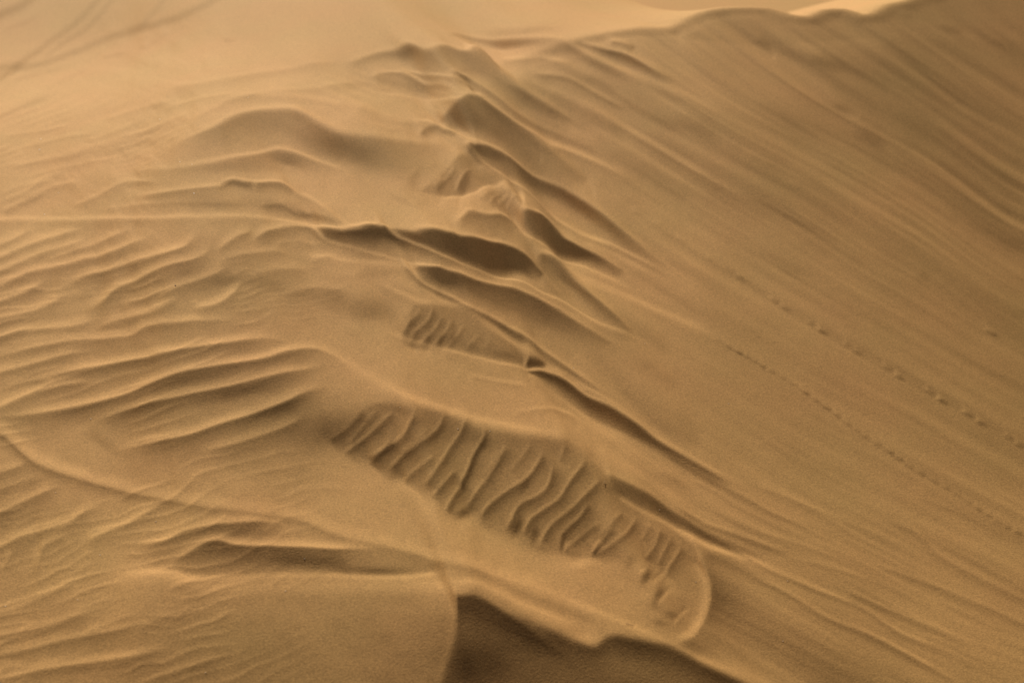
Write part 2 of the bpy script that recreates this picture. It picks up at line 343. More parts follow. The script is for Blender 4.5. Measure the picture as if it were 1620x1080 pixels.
    band([(950, 690), (1000, 715), (1060, 750), (1100, 775)], -8, 6)
    band([(860, 640), (940, 678), (990, 712), (1040, 745)], 10, 4)
    band([(925, 540), (1000, 610), (1060, 668), (1112, 715)], -12, 15); band([(955, 480), (1010, 520), (1060, 560)], -8, 10); band([(930, 500), (990, 545), (1040, 590)], -6, 12); band([(960, 590), (1030, 650), (1080, 695)], -6, 7)
    band([(850, 430), (880, 448), (910, 466)], -12, 9); blob(820, 386, 44, 11, -13, 26)
    # body between slumps
    band([(500, 548), (540, 567), (607, 607), (673, 640), (740, 660), (807, 678), (873, 689)], 12, 10)
    ridge([(740, 597), (790, 607), (840, 617)], 12, 9, 10, 4); ridge([(813, 657), (857, 653), (890, 657), (915, 668)], 12, 8, 10, 4)
    band([(700, 560), (760, 590), (820, 600)], -8, 9); band([(840, 600), (880, 640), (920, 680)], -6, 9)
    # ---- big slump S2
    pit([(528, 690), (550, 658), (582, 640), (617, 638), (657, 650), (700, 660), (740, 676), (773, 690), (823, 696), (890, 703), (917, 718), (935, 724), (957, 750), (1000, 780), (1055, 830), (1060, 880), (1000, 880), (937, 876), (913, 879), (890, 872), (857, 866), (827, 852), (790, 835), (747, 808), (713, 802), (683, 777), (640, 752), (597, 735), (560, 715)], 149, 10, .9)
    pit([(960, 815), (1010, 812), (1060, 835), (1100, 870), (1118, 910), (1118, 950), (1095, 960), (1060, 900), (1010, 885), (970, 880), (945, 865)], 158, 9, .9)
    band([(600, 608), (622, 618), (683, 640), (744, 663), (799, 677), (872, 689), (905, 697)], 13, 7)
    ridge([(560, 648), (600, 635), (640, 640), (700, 658), (760, 682), (823, 694), (890, 702), (925, 718)], 24, 14, 0, 4, soft=2.5, p=1.4, ends=(.1, .1))
    blob(500, 650, 70, 40, -16, -30)
    blob(530, 672, 46, 26, -16, -40); blob(600, 728, 50, 12, -8, 30); blob(700, 800, 50, 12, -8, 35); blob(820, 858, 60, 10, -8, 25)
    ribs = [([(577, 640), (547, 675), (518, 694)], 1.0, 1.5, 0), ([(600, 640), (575, 668), (550, 700)], .6, 1.2, .5), ([(627, 643), (604, 663), (579, 686), (542, 716)], 1.1, 1.1, 1), ([(622, 688), (602, 709), (583, 730)], .9, 1, .6), ([(659, 645), (648, 664), (631, 690), (581, 719)], 1.2, 1.3, 1.1),
            ([(684, 668), (660, 690), (630, 712)], .4, 1, .4), ([(708, 657), (680, 684), (643, 709), (613, 741)], 1.2, 1.3, 1), ([(690, 714), (660, 735), (637, 760)], .8, 1, 1), ([(742, 663), (717, 697), (700, 723), (670, 762)], 1.0, 1.3, 1), ([(722, 738), (697, 764), (682, 782)], 1.0, 1, 1),
            ([(772, 682), (752, 711), (735, 750), (723, 764)], 1.9, .8, 1), ([(735, 756), (715, 784), (703, 804)], 1.1, 1.2, 1.2), ([(804, 698), (787, 730), (772, 752), (750, 780), (735, 800)], 1.0, 1.3, 1), ([(790, 712), (777, 735), (762, 752)], .5, .7, .5),
            ([(863, 708), (851, 732), (832, 757), (802, 775), (780, 790), (754, 818)], 1.3, 1.1, 1.2), ([(877, 732), (867, 767), (851, 783), (822, 797), (808, 822), (796, 838)], 1.3, 1.1, 1.2), ([(840, 702), (822, 728), (806, 745)], .6, 1, .5), ([(930, 722), (918, 742), (899, 765), (883, 789), (858, 806), (838, 822), (826, 848)], 1.3, 1.2, 1.3),
            ([(895, 708), (884, 730)], .6, 1, .4), ([(956, 749), (934, 775), (915, 793), (890, 814), (869, 833), (851, 865)], 1.2, 1.2, 1.2), ([(932, 795), (919, 814), (899, 832), (885, 850)], 1.4, 1.0, 1), ([(952, 824), (933, 836), (903, 860), (889, 873)], .8, .9, .9),
            ([(971, 832), (955, 850), (934, 877)], 1.0, .6, 1.3), ([(985, 806), (965, 830), (945, 850)], .8, 1.1, .5), ([(1010, 812), (990, 842), (964, 862), (938, 879)], .9, 1, 1), ([(1045, 832), (1036, 860), (1020, 882)], .9, 1.1, .3), ([(1062, 845), (1052, 866), (1040, 890)], .8, 1, .6), ([(1080, 858), (1066, 882), (1050, 908)], .9, 1.2, .7), ([(1030, 826), (1015, 850)], .5, .9, .4)]
    for q, k, wk, bk in ribs:
        ridge(q, 37 * k, 12.5 * wk, 15 * bk, 3, side=-1, soft=1.6, p=1.15, ends=(.16, .12))
    for x, y, rx, ry, a, an in ((616, 700, 14, 6, -16, 125), (624, 748, 12, 8, -14, 130), (733, 806, 12, 6, -40, 150), (818, 830, 13, 6, -36, 115), (845, 845, 13, 6, -34, 105), (889, 859, 12, 4, -50, 98), (943, 870, 9, 3, -44, 135), (829, 768, 14, 4, -20, 125), (680, 760, 12, 6, -12, 130), (770, 826, 14, 7, -18, 40),
                               (996, 889, 11, 8, -20, 120), (1022, 911, 11, 6, -52, 120), (1042, 938, 10, 6, -36, 115), (1036, 955, 9, 8, -18, 100), (1060, 970, 10, 5, -26, 10), (1045, 985, 12, 5, -22, 10), (925, 840, 16, 7, -14, 130), (860, 868, 18, 5, -14, 20), (905, 875, 14, 4, -12, 0)):
        blob(x, y, rx, ry, a, an)
    for q in ([(1010, 900), (1022, 898)], [(1030, 922), (1045, 905), (1060, 895)], [(1038, 955), (1050, 937), (1062, 925)], [(1062, 985), (1075, 968), (1090, 955)]):
        ridge(q, 14, 5, 16, 3, side=-1)
    # lobe rim
    ridge([(1100, 872), (1110, 888), (1120, 907), (1125, 930), (1123, 953), (1112, 983), (1093, 1008), (1064, 1020)], 26, 26, 18, 9, side=-1, soft=1.2, p=1.3, ends=(.12, .15))
    blob(1102, 990, 18, 20, 26, 120); blob(1080, 1004, 22, 8, 14); blob(1112, 945, 10, 24, 8)
    blob(922, 890, 16, 9, 20, -20); blob(905, 896, 22, 8, 8)
    blob(1000, 915, 30, 14, -8, 30); blob(1065, 930, 14, 24, 8)
    band([(1120, 905), (1150, 950), (1190, 990), (1260, 1030), (1330, 1075), (1400, 1120)], -22, 26)
    # crest lip above the big slump
    ridge([(955, 748, .5, .5), (985, 758, .8, 1.1), (1020, 775, 1, 1.15), (1060, 800, 1, .85), (1110, 830, .9, .5), (1170, 862, .5, .3), (1220, 885, .2, .3)], 56, 23, 4, 4, soft=2, p=2.2, ends=(.05, .15))
    ridge([(972, 782), (990, 794), (1016, 809), (1069, 836), (1117, 862), (1200, 893), (1260, 925)], 4, 5, 30, 6, ends=(.05, .3))
    ridge([(930, 722), (957, 748), (965, 772)], 0, 3, 10, 3)
    band([(930, 700), (980, 728), (1040, 765), (1100, 800)], 10, 8)
    # lines running down the slip face from there
    for q, a, w, b in (([(1060, 790), (1100, 812), (1130, 829), (1213, 861), (1270, 880)], 34, 8, 8), ([(1080, 817), (1130, 846), (1213, 897), (1280, 927), (1363, 960), (1430, 1002), (1500, 1030), (1600, 1075)], 30, 5, 9),
                       ([(1180, 905), (1247, 938), (1313, 977), (1397, 1012), (1497, 1068), (1560, 1100)], 24, 6, 14), ([(1040, 700), (1080, 727), (1130, 759), (1180, 786), (1230, 814), (1300, 836)], 24, 5, 8),
                       ([(1080, 748), (1130, 775), (1170, 800), (1230, 830), (1290, 860)], 13, 5, 5), ([(1120, 800), (1200, 838), (1290, 868), (1370, 905)], 13, 6, 6), ([(1330, 927), (1397, 958), (1480, 993), (1560, 1030)], 22, 6, 8),
                       ([(1240, 878), (1330, 900), (1400, 925), (1480, 965)], 12, 6, 6), ([(1200, 925), (1280, 965), (1350, 1000)], 8, 6, 8), ([(1390, 815), (1453, 843), (1490, 878), (1563, 918), (1620, 947), (1700, 985)], 18, 9, 4),
                       ([(1370, 885), (1480, 925), (1563, 959), (1620, 985), (1700, 1020)], 18, 9, 5), ([(1280, 850), (1360, 885), (1450, 935), (1540, 975), (1620, 1015)], 12, 8, 4), ([(1230, 780), (1320, 815), (1400, 850), (1480, 890)], 10, 8, 3),
                       ([(1460, 1000), (1530, 1030), (1600, 1060)], 12, 8, 5), ([(1180, 760), (1260, 790), (1330, 830), (1400, 875)], 8, 8, 4), ([(1440, 780), (1530, 815), (1620, 860)], 9, 9, 3)):
        ridge(q, a, w, b, 4, soft=2, ends=(.15, .3))
    # upper slip face: hollows and streaks
    for q, a, w in (([(1120, 24), (1160, 40), (1220, 72), (1290, 95), (1363, 118), (1420, 140)], -22, 12), ([(1190, 60), (1225, 80)], -18, 8), ([(1270, 88), (1350, 112)], -16, 14), ([(1345, 200), (1373, 216), (1410, 238)], -24, 11),
                    ([(1060, 180), (1097, 200), (1150, 230)], -18, 16), ([(1173, 147), (1247, 187), (1313, 230)], -16, 6), ([(1157, 293), (1207, 320), (1280, 360), (1330, 385)], -20, 6), ([(1320, 20), (1380, 50), (1447, 100), (1497, 143), (1563, 183), (1640, 225)], -16, 8),
                    ([(1313, 163), (1347, 178)], -20, 6), ([(1420, 20), (1450, 30)], -14, 8), ([(1480, 40), (1530, 55)], -14, 7), ([(1100, 140), (1180, 190), (1260, 225)], -10, 6), ([(1080, 270), (1150, 310), (1240, 355)], -10, 7),
                    ([(1000, 110), (1060, 150), (1120, 180)], -10, 8), ([(940, 130), (1020, 175), (1120, 230)], -10, 7), ([(880, 140), (960, 190), (1060, 250), (1140, 300)], -12, 8), ([(905, 118), (940, 125), (990, 150)], -18, 7), ([(855, 100), (880, 92), (905, 100)], 8, 5), ([(1190, 385), (1250, 420), (1300, 440)], -14, 9),
                    ([(1250, 375), (1300, 400), (1330, 415)], -10, 12), ([(1130, 400), (1175, 440), (1210, 462)], -9, 6), ([(1220, 415), (1270, 445), (1290, 455)], -10, 5), ([(1450, 430), (1470, 445)], -9, 12), ([(1480, 330), (1560, 370), (1640, 410)], -8, 9), ([(1400, 300), (1500, 350), (1600, 400)], 7, 8),
                    ([(1180, 60), (1300, 100), (1400, 170), (1500, 230)], 7, 9), ([(1220, 88), (1230, 92)], 14, 6), ([(1350, 183), (1362, 190)], 12, 5), ([(1080, 115), (1180, 175), (1320, 240)], 8, 5), ([(1080, 240), (1180, 300), (1290, 360)], 9, 5), ([(1440, 100), (1520, 170), (1600, 210)], 9, 6), ([(1400, 20), (1500, 80), (1620, 150)], -9, 7), ([(1500, 30), (1620, 90)], -8, 7),
                    ([(960, 340), (1040, 395), (1120, 430)], 6, 6), ([(980, 385), (1010, 400)], -7, 4), ([(1000, 560), (1040, 585), (1080, 620)], -10, 10), ([(960, 540), (1000, 575), (1030, 600)], -8, 8), ([(1060, 640), (1090, 670), (1110, 700)], -10, 10), ([(1130, 530), (1080, 500)], 6, 8)):
        band(q, a * .62, w * .9, ends=(.4, .4))
    # ---- ripples on the windward flank
    RP = [([(-40, 400), (0, 385), (27, 373), (50, 358)], 13, 9, 9), ([(-40, 422), (0, 405), (50, 383), (100, 366), (140, 352)], 15, 10, 11), ([(-40, 446), (0, 428), (67, 397), (117, 380), (150, 361)], 15, 10, 10), ([(63, 413), (117, 390), (150, 380), (187, 366), (215, 352)], 13, 8, 9),
          ([(-40, 470), (0, 452), (43, 430), (83, 420), (133, 403), (183, 390), (227, 373), (250, 357)], 20, 12, 13), ([(-40, 496), (0, 477), (40, 460), (66, 444), (74, 430)], 16, 11, 10), ([(95, 455), (100, 447), (133, 430), (177, 415), (233, 403), (287, 387), (303, 373), (325, 357)], 24, 14, 13),
          ([(-40, 512), (0, 503), (50, 490), (83, 475), (97, 462), (104, 452)], 15, 12, 11), ([(120, 488), (130, 483), (160, 470), (180, 450), (217, 435), (250, 420), (300, 407), (327, 393), (337, 370)], 22, 14, 14), ([(340, 395), (360, 380), (377, 370), (405, 361)], 18, 10, 9), ([(395, 385), (404, 375), (420, 366), (445, 362), (490, 362), (520, 373)], 24, 12, 10),
          ([(-40, 545), (0, 533), (43, 520), (100, 513), (143, 500), (160, 490)], 16, 11, 11), ([(143, 513), (187, 498), (233, 490), (267, 477), (290, 465)], 16, 11, 11), ([(240, 472), (283, 450), (333, 430), (370, 412)], 18, 13, 8), ([(300, 487), (333, 480), (352, 472), (370, 458), (385, 440)], 14, 10, 17),
          ([(-40, 570), (0, 560), (67, 543), (133, 530), (200, 523), (233, 510), (283, 507), (333, 503), (400, 500)], 18, 13, 12), ([(-40, 600), (0, 587), (50, 573), (100, 557), (145, 545)], 17, 11, 12), ([(30, 605), (83, 590), (167, 570), (233, 557), (300, 547), (367, 537), (413, 533), (440, 536), (470, 545)], 28, 15, 17),
          ([(-40, 660), (0, 643), (50, 620), (100, 605), (160, 596)], 18, 13, 15), ([(-30, 661), (0, 657), (67, 650), (133, 637), (200, 617), (267, 590), (333, 577), (400, 567), (467, 554), (500, 553), (533, 566), (570, 590)], 36, 16, 18), ([(130, 675), (183, 650), (233, 633), (300, 620), (367, 607), (433, 590), (483, 583), (530, 572)], 34, 17, 15),
          ([(175, 711), (250, 694), (300, 684), (350, 668), (400, 653), (450, 633), (483, 617), (530, 607)], 36, 18, 17), ([(310, 715), (383, 697), (450, 673), (495, 648)], 20, 16, 10), ([(0, 610), (40, 600), (90, 594)], 8, 8, 5), ([(0, 545), (60, 533), (120, 522)], 6, 6, 4), ([(60, 470), (110, 462), (150, 452)], 8, 8, 4), ([(180, 480), (230, 465), (260, 452)], 8, 8, 5),
          ([(330, 415), (370, 402), (420, 396), (470, 398)], 12, 12, 5), ([(370, 440), (430, 425), (500, 425)], 10, 12, 4), ([(440, 465), (500, 452), (560, 460)], 12, 14, 4), ([(430, 385), (470, 378), (510, 385)], 10, 9, 5), ([(490, 415), (520, 404), (540, 402)], 6, 6, 7),
          # lower left
          ([(-40, 756), (0, 745), (33, 733), (48, 722)], 16, 12, 9), ([(-40, 782), (0, 770), (40, 758), (70, 745)], 8, 9, 4), ([(-40, 826), (0, 808), (33, 793), (67, 777), (100, 763)], 18, 14, 12), ([(-40, 880), (0, 863), (33, 847), (67, 837), (110, 823), (133, 807), (170, 791)], 17, 14, 14), ([(120, 862), (167, 840), (200, 827), (233, 807), (270, 787)], 18, 13, 13),
          ([(58, 897), (63, 880), (67, 863), (83, 853), (110, 842)], 10, 10, 9), ([(205, 868), (260, 853), (290, 838), (333, 828), (367, 825), (410, 823), (460, 830)], 34, 16, 12), ([(262, 902), (272, 890), (287, 877), (317, 860), (343, 853), (383, 861), (450, 863), (540, 866), (610, 868)], 40, 19, 18),
          ([(0, 900), (15, 880), (20, 862)], 8, 10, 7), ([(-40, 975), (0, 967), (43, 953), (100, 927), (140, 912)], 10, 10, 7), ([(-40, 1014), (0, 1003), (67, 990), (117, 973), (160, 957)], 18, 13, 9), ([(-40, 1042), (0, 1033), (50, 1023), (100, 1010), (167, 997), (240, 978)], 18, 13, 10), ([(-40, 1083), (0, 1073), (67, 1057), (133, 1047), (200, 1037), (280, 1020)], 20, 15, 15),
          ([(120, 1005), (180, 980), (220, 965)], 10, 10, 5), ([(200, 1000), (260, 975), (320, 955)], 8, 12, 4), ([(0, 1060), (80, 1045), (150, 1030)], 6, 8, 4), ([(230, 1080), (300, 1055), (360, 1035)], 10, 16, 4)]
    for q, a, w, b in RP:
        ridge(q, a * 1.35, w * 1.45, b * 1.4, 7, soft=1.4, p=1.1, ends=(.25, .25), off=.9)
        ridge(q, 0, 3, b * .9, 2.6, ends=(.25, .25))
    blob(300, 598, 50, 9, -20, -10); blob(390, 617, 60, 10, -26, -12); blob(440, 642, 50, 10, -24, -18); blob(515, 677, 34, 24, -22, -20); blob(290, 430, 30, 9, -14, -15); blob(360, 438, 36, 11, -22, -15); blob(430, 448, 40, 12, -14, 5); blob(220, 567, 60, 8, -8, -10)
    blob(390, 840, 70, 10, -14, 3); blob(490, 887, 90, 10, -32, 2); blob(600, 898, 45, 5, -22, 2); blob(560, 902, 40, 4, -12, 2)
    # long lip at lower left
    ridge([(-60, 650, .6), (0, 683, .8), (43, 720, 1), (73, 737, 1), (133, 757, 1), (200, 775, .9), (267, 787, .8), (317, 798, .7), (383, 807, .6), (443, 815, .6), (483, 823, .6), (540, 847, .6), (600, 861, .6), (644, 873, .6), (700, 888, .5), (744, 901, .5), (800, 919, .5), (900, 953, .5), (960, 975, .4)], 36, 11, 18, 10, soft=1.6, ends=(.02, .1), off=1)
    blob(160, 695, 26, 9, -16, 35); blob(133, 673, 16, 8, 10, -20); ridge([(455, 785), (475, 775), (520, 770), (560, 772)], 4, 6, 8, 5)
    # bright bank and lens
    pit([(545, 874), (607, 868), (650, 878), (697, 891), (683, 899), (640, 905), (607, 907), (560, 906)], 152, 3, .6)
    blob(595, 900, 50, 5, -22, 2)
    ridge([(160, 908), (267, 904), (300, 912), (367, 912), (467, 910), (540, 910), (607, 911), (656, 909), (689, 902), (702, 891)], 0, 10, 22, 6, ends=(.2, .05), off=0)
    band([(160, 915), (240, 905), (330, 925), (450, 925), (560, 924), (650, 925), (712, 927)], 20, 14, ends=(.15, .02))
    # foreground ridge and hollow
    pit([(721, 941), (751, 942), (771, 951), (800, 968), (840, 985), (870, 1000), (905, 1016), (942, 1023), (960, 1008), (990, 1008), (1040, 1020), (1080, 1034), (1130, 1058), (1190, 1085), (1240, 1130), (1100, 1180), (680, 1180), (676, 1120), (698, 1080), (716, 1022), (723, 984)], 112, 6)
    ridge([(722, 941, 1.1), (745, 942, 1.1), (771, 952, 1), (804, 974, 1), (840, 997, .8), (880, 1025, .4), (920, 1050, .2)], 60, 28, 0, 4, soft=4, p=1.8, ends=(.01, .2))
    ridge([(849, 979, .6), (885, 1001, 1), (917, 1013, 1), (942, 1022, .8), (959, 1009, .7), (975, 1005, 1), (1000, 1011, 1), (1030, 1016, 1), (1061, 1021, 1), (1109, 1046, .9), (1180, 1078, .9), (1230, 1110, .9)], 34, 22, 0, 4, soft=3, p=1.6, ends=(.1, .02))
    blob(760, 1050, 50, 42, -40); blob(810, 1005, 30, 12, 6, 30); blob(870, 1045, 40, 20, 8, 30); blob(1010, 1060, 80, 16, 10, 12)
    ridge([(719, 930), (722, 944), (723, 984), (716, 1022), (698, 1078), (680, 1120)], 0, 4, 12, 7, side=-1, ends=(.1, .02))
    band([(724, 935), (760, 934), (800, 955), (860, 990), (920, 1010)], -16, 9)
    band([(700, 912), (727, 917), (756, 922), (789, 936), (822, 953), (867, 971), (920, 993)], 16, 6)
    band([(715, 898), (780, 918), (840, 945), (920, 975), (960, 990)], -14, 6)
    band([(740, 901), (840, 935), (940, 968), (1007, 993), (1060, 1017), (1090, 1030), (1140, 1053), (1200, 1080)], 18, 7)
    blob(930, 1008, 22, 8, 10, 0); blob(950, 998, 14, 8, -10, -40)
    band([(1090, 1035), (1150, 1050), (1230, 1085)], 12, 12)
    blob(560, 1000, 60, 30, -6); blob(350, 1000, 50, 14, -5, -20); blob(640, 960, 40, 12, 6)
    # ---- animal trails on the slip face
    T1 = [(1137, 540), (1170, 557), (1193, 570), (1223, 588), (1257, 608), (1293, 633), (1310, 645), (1343, 670), (1370, 690), (1410, 715), (1440, 737), (1480, 762), (1517, 783), (1550, 805), (1580, 825), (1613, 843), (1660, 868), (1720, 900)]
    band(T1, -5, 1.8, ends=(.03, .01))
    S = spline(T1, 16)
    for i in range(len(S) - 1):
        x, y = S[i, :2]; an = np.degrees(np.arctan2(S[i + 1, 1] - y, S[i + 1, 0] - x))
        k = .25 + 1.1 * rng.rand()
        blob(x, y, 6.5, 2.0, -27 * k, an + rng.uniform(-8, 8)); blob(x + 7, y + 4.5, 2.8, 2, 13 * k, an)
    for x, y, k in ((1173, 440, .6), (1227, 476, .7), (1243, 488, .9), (1284, 512, .6), (1301, 524, 1.2), (1343, 547, .7), (1357, 558, .8), (1405, 582, .8), (1424, 597, 1.2), (1472, 620, .8), (1491, 634, 1.5), (1532, 655, 1), (1553, 669, 1.2), (1598, 692, .8), (1614, 704, 1.1), (1664, 733, 1), (1680, 745, 1.1), (1567, 525, .9), (1575, 530, .6), (1125, 412, .35), (1080, 380, .3), (1045, 357, .3), (1010, 337, .4)):
        blob(x, y, 9, 3, -23 * k, 30); blob(x - 8, y - 6, 4, 3, 20 * k, 30)
    band([(1000, 330), (1060, 370), (1130, 412), (1180, 445), (1240, 487), (1300, 522), (1430, 600), (1560, 672), (1640, 715)], -4, 4)
    TONE -= 33 * sm((170 - GY) / 170) * sm((940 - GX) / 260)
    TONE -= 3 * sm((560 - GX) / 200) * sm((GY - 330) / 60)
    TONE -= 3
    # small unevenness everywhere, and crisper crests
    mot = vnoise(GX / 38 + 90, GY / 24 + 20, 31) + .8 * vnoise(GX / 17 + 30, GY / 11 + 70, 32) + .7 * vnoise(GX / 8 + 60, GY / 5 + 10, 33)
    TONE += 2.6 * mot * (1 - .5 * slip) * sm(.25 + GY / 330)
    TONE += .12 * (TONE - blur(TONE, 36)) * (1 - .6 * slip)
    TONE += .2 * (TONE - blur(TONE, 4)) + .25 * slip * (TONE - blur(TONE, 9))
    TONE = np.clip(blur(TONE, .6), 54, 226)
    return TONE


# ---------------------------------------------------------------- scene
import bpy, math, os
C = bpy.context.scene.collection
R = math.radians
H, PITCH, FPX = 4.2, R(28), 2700.0
SUN_EL = R(26)
az = np.array([-.28, .96]); az /= np.hypot(*az)          # to the sun, on the ground
TAN = math.tan(SUN_EL)
cP, sP = math.cos(PITCH), math.sin(PITCH)


def ground(u, v):
    """Where the sight line of a photo point meets the level z = 0."""
    a = (u - 810) / FPX; b = (540 - v) / FPX
    dy = cP + b * sP; dz = -sP + b * cP
    t = -H / dz
    return a * t, dy * t


def incline(u, v, s=.105):
    """The same on the inclined level z = s (y - 8) the crest climbs on."""
    a = (u - 810) / FPX; b = (540 - v) / FPX
    dy = cP + b * sP; dz = -sP + b * cP
    t = (H + 8 * s) / (s * dy - dz)
    return a * t, dy * t


def project(x, y, z):
    d = y * cP - (z - H) * sP
    w = y * sP + (z - H) * cP
    return 810 + FPX * x / d, 540 - FPX * w / d


CREST = [(660, 1700), (680, 1250), (760, 1000), (860, 750), (820, 560), (765, 330), (725, 200), (720, 120), (800, 60), (880, 45), (950, 38), (1010, 40), (1060, 44), (1090, 30), (1123, 20), (1163, 17), (1215, 18), (1247, 28), (1280, 31), (1303, 21), (1335, 20), (1363, 28), (1382, 25), (1405, 12), (1430, 7), (1456, -4), (1540, -30), (1640, -60), (1900, -140)]


def softplus(x, s):
    return s * np.logaddexp(0, x / s)


def base(x, y):
    """The big form: the dune, its slip face on the right, its far flank."""
    P = spline([incline(u, v - 5 * (u > 1000)) for u, v in CREST], .25)[:, :2]
    d2 = np.full(x.shape, 1e9); sd = np.zeros(x.shape)
    for i in range(len(P) - 1):
        a, b = P[i], P[i + 1]
        e = b - a
        t = np.clip(((x - a[0]) * e[0] + (y - a[1]) * e[1]) / (e @ e), 0, 1)
        qx = x - a[0] - t * e[0]; qy = y - a[1] - t * e[1]
        q = qx * qx + qy * qy
        m = q < d2
        sg = np.where((x - a[0]) * e[1] - (y - a[1]) * e[0] >= 0, 1.0, -1.0)
        d2 = np.where(m, q, d2); sd = np.where(m, sg * np.sqrt(q), sd)
    ks = .25 - .22 * sm((y - 10) / 2)
    right = softplus(sd, ks) - .693 * ks
    z = .105 * np.clip(y - 8, -5, 14) - .13 * right - .07 * (1 - np.exp(-np.maximum(right, -.2) / .8))
    z = z - .03 * softplus(-x - .5, .5)                      # windward side falls gently to the left
    far = sm((y - 10.3) / 2)
    globals()['BEHIND'] = far * sm((x + .1) / 1.0) * (1 - sm((sd + .05) / .25))
    back = softplus(-sd, .03) - .0208
    z = z - (.03 + .50 * sm((x + .3) / 2.4)) * np.minimum(back, 9) * far   # far flank behind the crest
    z = z - .19 * softplus(y - 11.2, .6) * sm((1.7 - x) / 2.3)     # far flank, left
    z = z - .25 * softplus(y - 24, 1.0)
    return z


def solve_relief(T, k, amb, lam, mu, step=1.4, asp=2.4, its=(45, 32, 32)):
    """Solve heights whose slopes towards the sun give the drawn brightness."""
    U = np.arange(-160, 1781, step)
    Yr = [ground(810, -210.0)[1]]
    while project(0, Yr[-1], 0)[1] < 1220:
        Yr.append(Yr[-1] - asp * step * (Yr[-1] * cP + H * sP) / FPX)
    V = project(0, np.array(Yr), 0)[1]
    UU, VV = np.meshgrid(U, V)
    X, Y = ground(UU, VV)
    Z0 = base(X, Y)
    D = (Y * cP + H * sP) / FPX
    XU = np.gradient(X, axis=1); XV = np.gradient(X, axis=0); YV = np.gradient(Y, axis=0)
    sx, sy = az; tx, ty = -az[1], az[0]
    A = (sx / XU - sy * XV / (YV * XU)); B = sy / YV
    Ct = (tx / XU - ty * XV / (YV * XU)); E = ty / YV
    dU = lambda f: np.gradient(f, axis=1)
    dV = lambda f: np.gradient(f, axis=0)

    def F(f, o):
        r = np.zeros_like(f)
        if o:
            r[:, :-1] = f[:, 1:] - f[:, :-1]
        else:
            r[:-1] = f[1:] - f[:-1]
        return r

    def FT(f, o):                                            # transpose of F
        r = np.zeros_like(f)
        if o:
            r[:, 1:] += f[:, :-1]; r[:, :-1] -= f[:, :-1]
        else:
            r[1:] += f[:-1]; r[:-1] -= f[:-1]
        return r
    edge = sm((UU + 160) / 110) * sm((1780 - UU) / 110) * sm((1225 - VV) / 70) * sm((VV + 210) / 60)
    edge = edge * (1 - BEHIND)
    mu_ = mu * (1 + 30000 * BEHIND + 20000 * (1 - edge) ** 2)

    def op(e):
        h = e * D
        hu, hv = F(h, 1), F(h, 0)
        p = A * hu + B * hv; q = lam_ * (Ct * hu + E * hv)
        return D * (FT(A * p + Ct * q, 1) + FT(B * p + E * q, 0)) + mu_ * e
    fu = 2 * np.pi * np.fft.rfftfreq(U.size)[None]; fv = 2 * np.pi * np.fft.fftfreq(V.size)[:, None]
    a, b, c, e_ = (np.mean(q * D) for q in (A, B, Ct, E))
    su = 2 * np.sin(fu / 2); sv = 2 * np.sin(fv / 2)
    va = np.std(A * D) ** 2
    Kp = (a * su + b * sv) ** 2 + lam * (c * su + e_ * sv) ** 2 + mu * 3 + va * su ** 2
    prec = lambda r: np.fft.irfft2(np.fft.rfft2(r) / Kp, s=r.shape)
    eta = np.zeros_like(X)
    for rd, ni in enumerate(its):
        z = Z0 + eta * D
        pu, pv = project(X, Y, z)
        ix = np.clip(pu + MX, 0, CW - 1.01); iy = np.clip(pv + MY, 0, CH - 1.01)
        x0 = ix.astype(int); y0 = iy.astype(int); fx = ix - x0; fy = iy - y0
        tone = (T[y0, x0] * (1 - fx) + T[y0, x0 + 1] * fx) * (1 - fy) + (T[y0 + 1, x0] * (1 - fx) + T[y0 + 1, x0 + 1] * fx) * fy
        lin = ((tone / 255 + .055) / 1.055) ** 2.4
        lam_ = lam / (1 + (np.abs(dU(tone)) / 2.5) ** 2)      # the sand may crease where the slope breaks
        zu, zv = dU(z), dV(z)
        hs = A * zu + B * zv; ht = Ct * zu + E * zv
        nrm = np.sqrt(1 + np.minimum(ht ** 2, .3) + np.minimum(hs ** 2, .3)) if rd else 1.0
        cosn = np.clip((lin - amb) / k, 0, 1.02)
        g = np.clip(TAN - cosn / math.cos(SUN_EL) * nrm, -.5, TAN * 1.02)    # wanted slope towards the sun
        p = (g - (A * F(Z0, 1) + B * F(Z0, 0))) * edge
        rhs = D * (FT(A * p, 1) + FT(B * p, 0))
        r = rhs - op(eta)
        zc = prec(r); d = zc.copy(); rz = np.sum(r * zc); r0 = np.sqrt(np.sum(rhs ** 2))
        for it in range(ni):
            Ad = op(d)
            al = rz / np.sum(d * Ad)
            eta += al * d; r -= al * Ad
            if np.sqrt(np.sum(r * r)) < 2e-3 * r0:
                break
            zc = prec(r); rz2 = np.sum(r * zc); d = zc + rz2 / rz * d; rz = rz2
        if 'VERBOSE' in globals():
            h = eta * D
            er = (A * F(h, 1) + B * F(h, 0)) - p
            globals()['ERR'] = (er, hs, ht, pu, pv, g, h, edge)
            print('round', rd, 'it', it + 1, 'res', float(np.sqrt(np.sum(r * r)) / r0), 'h', h.min(), h.max(), 'g std', float(np.std(p)), 'err', float(np.std(er)), 'ht', float(np.std(ht)))
    return U, V, X, Y, Z0 + eta * D * (1 - BEHIND)


